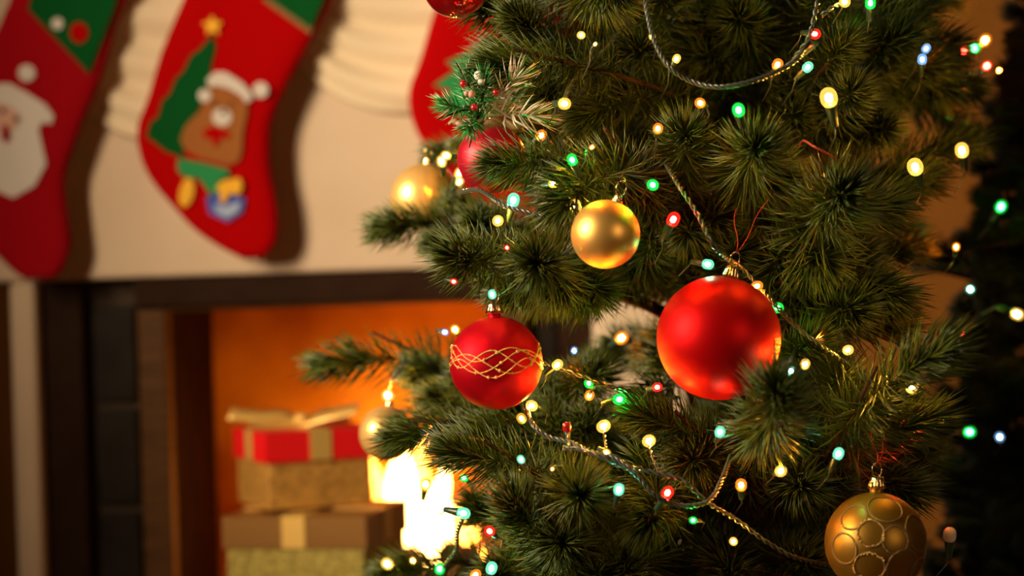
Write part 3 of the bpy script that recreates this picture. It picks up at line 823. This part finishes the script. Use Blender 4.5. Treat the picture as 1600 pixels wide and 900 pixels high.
# ------------------------------------------------------------------ light strings
COLS = {'W': ((1.0, 0.58, 0.09), 1500, 1.9), 'O': ((1.0, 0.28, 0.02), 1700, 1.7), 'R': ((1.0, 0.03, 0.015), 1100, 1.4), 'G': ((0.02, 1.0, 0.10), 600, 1.2),
        'C': ((0.25, 1.0, 0.65), 380, 1.3), 'B': ((0.30, 0.55, 1.0), 80, 1.3), 'Y': ((1.0, 0.55, 0.04), 1100, 1.1)}
for k, (c, s, l) in COLS.items():
    M['core_'+k] = emit('bulb_glow_'+k.lower(), c, s)
    M['lens_'+k] = lens_mat('bulb_lens_'+k.lower(), c, l, 0.5)
M['lens_off'] = mat('bulb_off_red', (0.35, 0.01, 0.01), 0.15, coat=0.6)
M['lens_clear'] = mat('bulb_off_clear', (0.75, 0.62, 0.50), 0.15, coat=0.6)
def capsule(r, l, n=12):
    prof = []
    for i in range(1, 6): a = math.pi/2*i/6; prof.append((r*math.sin(a), -l/2 - r*math.cos(a) + 0))
    prof.append((r, -l/2)); prof.append((r, l/2))
    for i in range(5, 0, -1): a = math.pi/2*i/6; prof.append((r*math.sin(a), l/2 + r*math.cos(a)))
    return MB().lathe(prof, n)
lens_me = {k: capsule(0.0040, 0.0022).mesh('bulb') for k in list(COLS) + ['off', 'clear']}
core_me = {k: capsule(0.0018, 0.0010, 8).mesh('bulb_core') for k in COLS}
for k in lens_me: lens_me[k].materials.append(M['lens_'+k])
for k in core_me: core_me[k].materials.append(M['core_'+k])
sock_me = MB().lathe([(0.0012, -0.016), (0.0018, -0.0155), (0.0023, -0.010), (0.0030, -0.0042), (0.0030, -0.0034)], 10).mesh('bulb_socket')
sock_me.materials.append(M['holder'])

def bulb(parent, px, py, Z, c, sc=1.0, d=None):
    p = P(px, py, Z)
    d = d or D(rng.uniform(-.5, .5), rng.uniform(-.2, .8), rng.uniform(.2, .9))
    W = sprig_matrix(p, d, Vector((0.3, 0.2, 1)), sc)
    o = obj('bulb', lens_me[c], None, parent, W)
    if c in core_me: obj('bulb_core', core_me[c], None, o, W)
    obj('bulb_socket', sock_me, None, o, W)
    a = W @ Vector((0, 0, -0.0155))
    e = a - d*0.008 + Vector((0, 0.045, -0.012))
    MB().tube([a, a.lerp(e, .5) + Vector((0.003, 0, 0.002)), e], 0.0006, 5).build('lead', M['wire'], o)
    return o
ls = thing('string_lights', P(1100, 450, 1.7), 'twisted green wire string with warm and coloured bulbs wound around the large tree', 'string lights')
ls2 = thing('string_lights', P(1600, 450, 2.2), 'string of small coloured bulbs on the dark fir at the right edge', 'string lights')
BULBS = [(882,162,1.53,'W',1.15),(908,55,1.58,'W',.8),(1019,57,1.60,'W',.7),(1057,92,1.60,'W',.8),(1094,161,1.53,'O',1.0),(1028,201,1.53,'O',1.0),(925,230,1.50,'O',.5),
 (894,250,1.52,'G',1.0),(864,287,1.54,'W',.8),(1020,289,1.52,'G',1.1),(690,252,1.86,'W',1.15),(697,243,1.86,'W',1.0),(718,270,1.84,'W',1.1),(718,284,1.84,'W',.9),(930,69,1.55,'W',.4),
 (1320,3,1.55,'W',1.1),(1360,5,1.62,'G',1.1),(1273,53,1.58,'R',1.1),(1215,101,1.60,'O',1.1),(1262,105,1.60,'C',1.0),(1295,153,1.55,'W',1.7),(1154,172,1.50,'G',1.2),
 (1411,49,1.84,'O',1.0),(1447,76,1.70,'B',.9),(1441,93,1.68,'B',1.0),(1430,261,1.60,'W',1.6),(1503,235,1.74,'W',1.5),
 (802,313,1.55,'C',1.2),(778,345,1.55,'W',1.1),(899,322,1.53,'W',1.2),(792,387,1.50,'R',.5),(709,440,1.50,'R',.6),(769,460,1.53,'C',.8),(1052,343,1.54,'R',1.25),
 (1106,413,1.54,'C',1.0),(1183,447,1.58,'O',1.0),(1215,481,1.58,'G',1.1),(1325,547,1.56,'W',1.0),(1258,569,1.50,'W',.9),(1236,580,1.48,'C',.8),(1281,529,1.60,'O',.9),
 (1425,605,1.54,'W',1.1),(1494,386,1.80,'O',.9),(606,618,1.95,'W',1.5),(711,515,1.85,'Y',1.1),(695,519,1.85,'B',.7),(871,570,1.58,'W',1.0),(920,599,1.62,'G',1.0),(921,618,1.62,'O',1.0),
 (968,624,1.60,'G',1.2),(971,528,1.90,'O',1.5),(1027,605,1.54,'R',.9),(831,634,1.58,'W',1.1),(815,654,1.66,'Y',1.0),(943,666,1.55,'W',1.2),(1014,689,1.54,'W',1.2),(897,548,1.9,'B',.7),
 (814,718,1.50,'C',.7),(863,733,1.49,'O',.4),(948,707,1.50,'Y',.7),(967,765,1.49,'C',1.0),(1043,770,1.50,'R',1.1),(1125,675,1.50,'C',1.0),(1158,758,1.52,'O',1.1),(1083,813,1.50,'G',.7),
 (1146,846,1.52,'W',.8),(724,802,1.62,'C',1.2),(765,830,1.50,'R',1.0),(725,747,1.72,'G',.9),(768,888,1.55,'C',1.1),(743,898,1.60,'O',1.0),(665,757,1.85,'O',1.3),(605,881,1.85,'W',1.3),(687,889,1.8,'G',1.2),
 (645,876,1.85,'Y',.8),(1430,676,1.60,'R',1.5),(1310,709,1.50,'C',1.0),(1220,736,1.50,'W',1.1),(845,212,1.70,'O',1.1)]
BULBS2 = [(1505,81,2.1,'R',1.3),(1523,75,2.1,'G',1.2),(1539,63,2.1,'O',1.4),(1542,103,2.1,'R',1.2),(1561,110,2.1,'O',.6),(1489,133,2.1,'G',.7),(1514,134,2.1,'B',.8),(1463,550,2.15,'G',1.4),
 (1564,323,2.15,'G',1.4),(1516,452,2.15,'C',1.0),(1500,519,2.15,'R',.8),(1589,491,2.1,'W',1.4),(1515,675,2.1,'G',1.4),(1562,683,2.1,'B',1.1),(1465,718,2.1,'O',.6)]
for b in BULBS: bulb(ls, *b)
for b in BULBS2: bulb(ls2, *b)
bulb(ls, 886, 668, 1.54, 'off', 0.9, D(-.05, 1, .1))
bulb(ls, 1484, 836, 1.56, 'clear', 1.3, D(0, 1, .2))

def twisted(pts, parent, strands=2, r=0.00095, off=0.0013, pitch=0.015):
    pts = spline([P(*p) for p in pts], 14)
    # resample evenly
    cum = [0.0]
    for a, b in zip(pts, pts[1:]): cum.append(cum[-1] + (b-a).length)
    mb = MB()
    step = 0.0028; N = max(6, int(cum[-1]/step)); path = []; j = 0
    for i in range(N+1):
        s = cum[-1]*i/N
        while j < len(cum)-2 and cum[j+1] < s: j += 1
        t = (s-cum[j])/max(1e-9, cum[j+1]-cum[j])
        path.append(pts[j].lerp(pts[j+1], t))
    for q in range(strands):
        out = []
        for i, p in enumerate(path):
            t = (path[min(i+1, N)] - path[max(i-1, 0)]).normalized()
            u = t.orthogonal().normalized() if i == 0 else (u - t*u.dot(t)).normalized()
            v = t.cross(u)
            a = 2*math.pi*(cum[-1]*i/N)/pitch + 2*math.pi*q/strands
            out.append(p + (u*math.cos(a) + v*math.sin(a))*off)
        mb.tube(out, r, 6)
    return mb.build('wire', M['wire'], parent)
twisted([(1004,-40,1.52),(1010,10,1.52),(1022,62,1.51),(1045,103,1.50),(1080,127,1.50),(1125,136,1.49),(1175,127,1.49),(1222,108,1.51),(1258,82,1.53),(1280,64,1.70)], ls, 3)
twisted([(1240,92,1.54),(1262,62,1.53),(1272,30,1.53),(1282,-20,1.54)], ls)
twisted([(1284,24,1.55),(1300,12,1.55),(1316,5,1.56)], ls)
twisted([(722,300,1.72),(745,296,1.62),(765,306,1.56),(790,322,1.54),(830,334,1.53),(872,345,1.53),(905,352,1.56)], ls, 3)
twisted([(872,345,1.53),(888,336,1.53),(900,328,1.54)], ls)
twisted([(1040,255,1.60),(1062,292,1.54),(1090,335,1.52),(1112,380,1.51),(1132,400,1.53),(1165,425,1.60),(1215,480,1.56),(1250,515,1.54),(1290,545,1.55),(1340,580,1.60)], ls, 2)
twisted([(820,628,1.60),(832,662,1.54),(856,682,1.53),(893,692,1.52),(925,707,1.50),(960,716,1.49),(990,738,1.485),(1022,772,1.485),(1050,787,1.49),(1085,790,1.49),(1112,778,1.50),(1130,745,1.52),(1142,712,1.56)], ls, 3)
twisted([(880,700,1.50),(905,702,1.495),(940,714,1.49),(975,728,1.49),(1020,738,1.49),(1065,750,1.49),(1105,785,1.50),(1150,812,1.52),(1200,848,1.53),(1245,872,1.54),(1300,884,1.58)], ls, 2)
twisted([(846,566,1.60),(872,575,1.60),(915,590,1.60),(960,606,1.59),(1015,616,1.60),(1060,622,1.66)], ls, 2)
twisted([(920,617,1.61),(928,606,1.60),(938,600,1.60)], ls, 2, 0.0006, 0.0008)
twisted([(943,668,1.55),(946,690,1.53),(949,708,1.50)], ls, 2, 0.0006, 0.0008)
twisted([(1014,692,1.54),(1020,715,1.52),(1030,738,1.50)], ls, 2, 0.0006, 0.0008)
twisted([(886,672,1.54),(887,690,1.53),(890,697,1.50)], ls, 2, 0.0006, 0.0008)
twisted([(1015,-10,1.75),(960,60,1.68),(900,120,1.64),(880,160,1.56)], ls)
twisted([(728,800,1.66),(715,830,1.70),(712,860,1.75),(690,888,1.80)], ls)
twisted([(606,612,1.96),(615,590,1.95),(630,572,1.96),(633,550,1.98)], ls)
# loose red thread on the upper right
rt = MB().tube(spline([P(1248, 228, 1.51), P(1256, 220, 1.51), P(1270, 228, 1.50), P(1285, 236, 1.50), P(1300, 244, 1.51), P(1312, 252, 1.52)], 6), 0.0008, 6)
tag(rt.build('red_thread', M['thread']), 'loose loop of red thread caught on the upper right branches', 'thread')
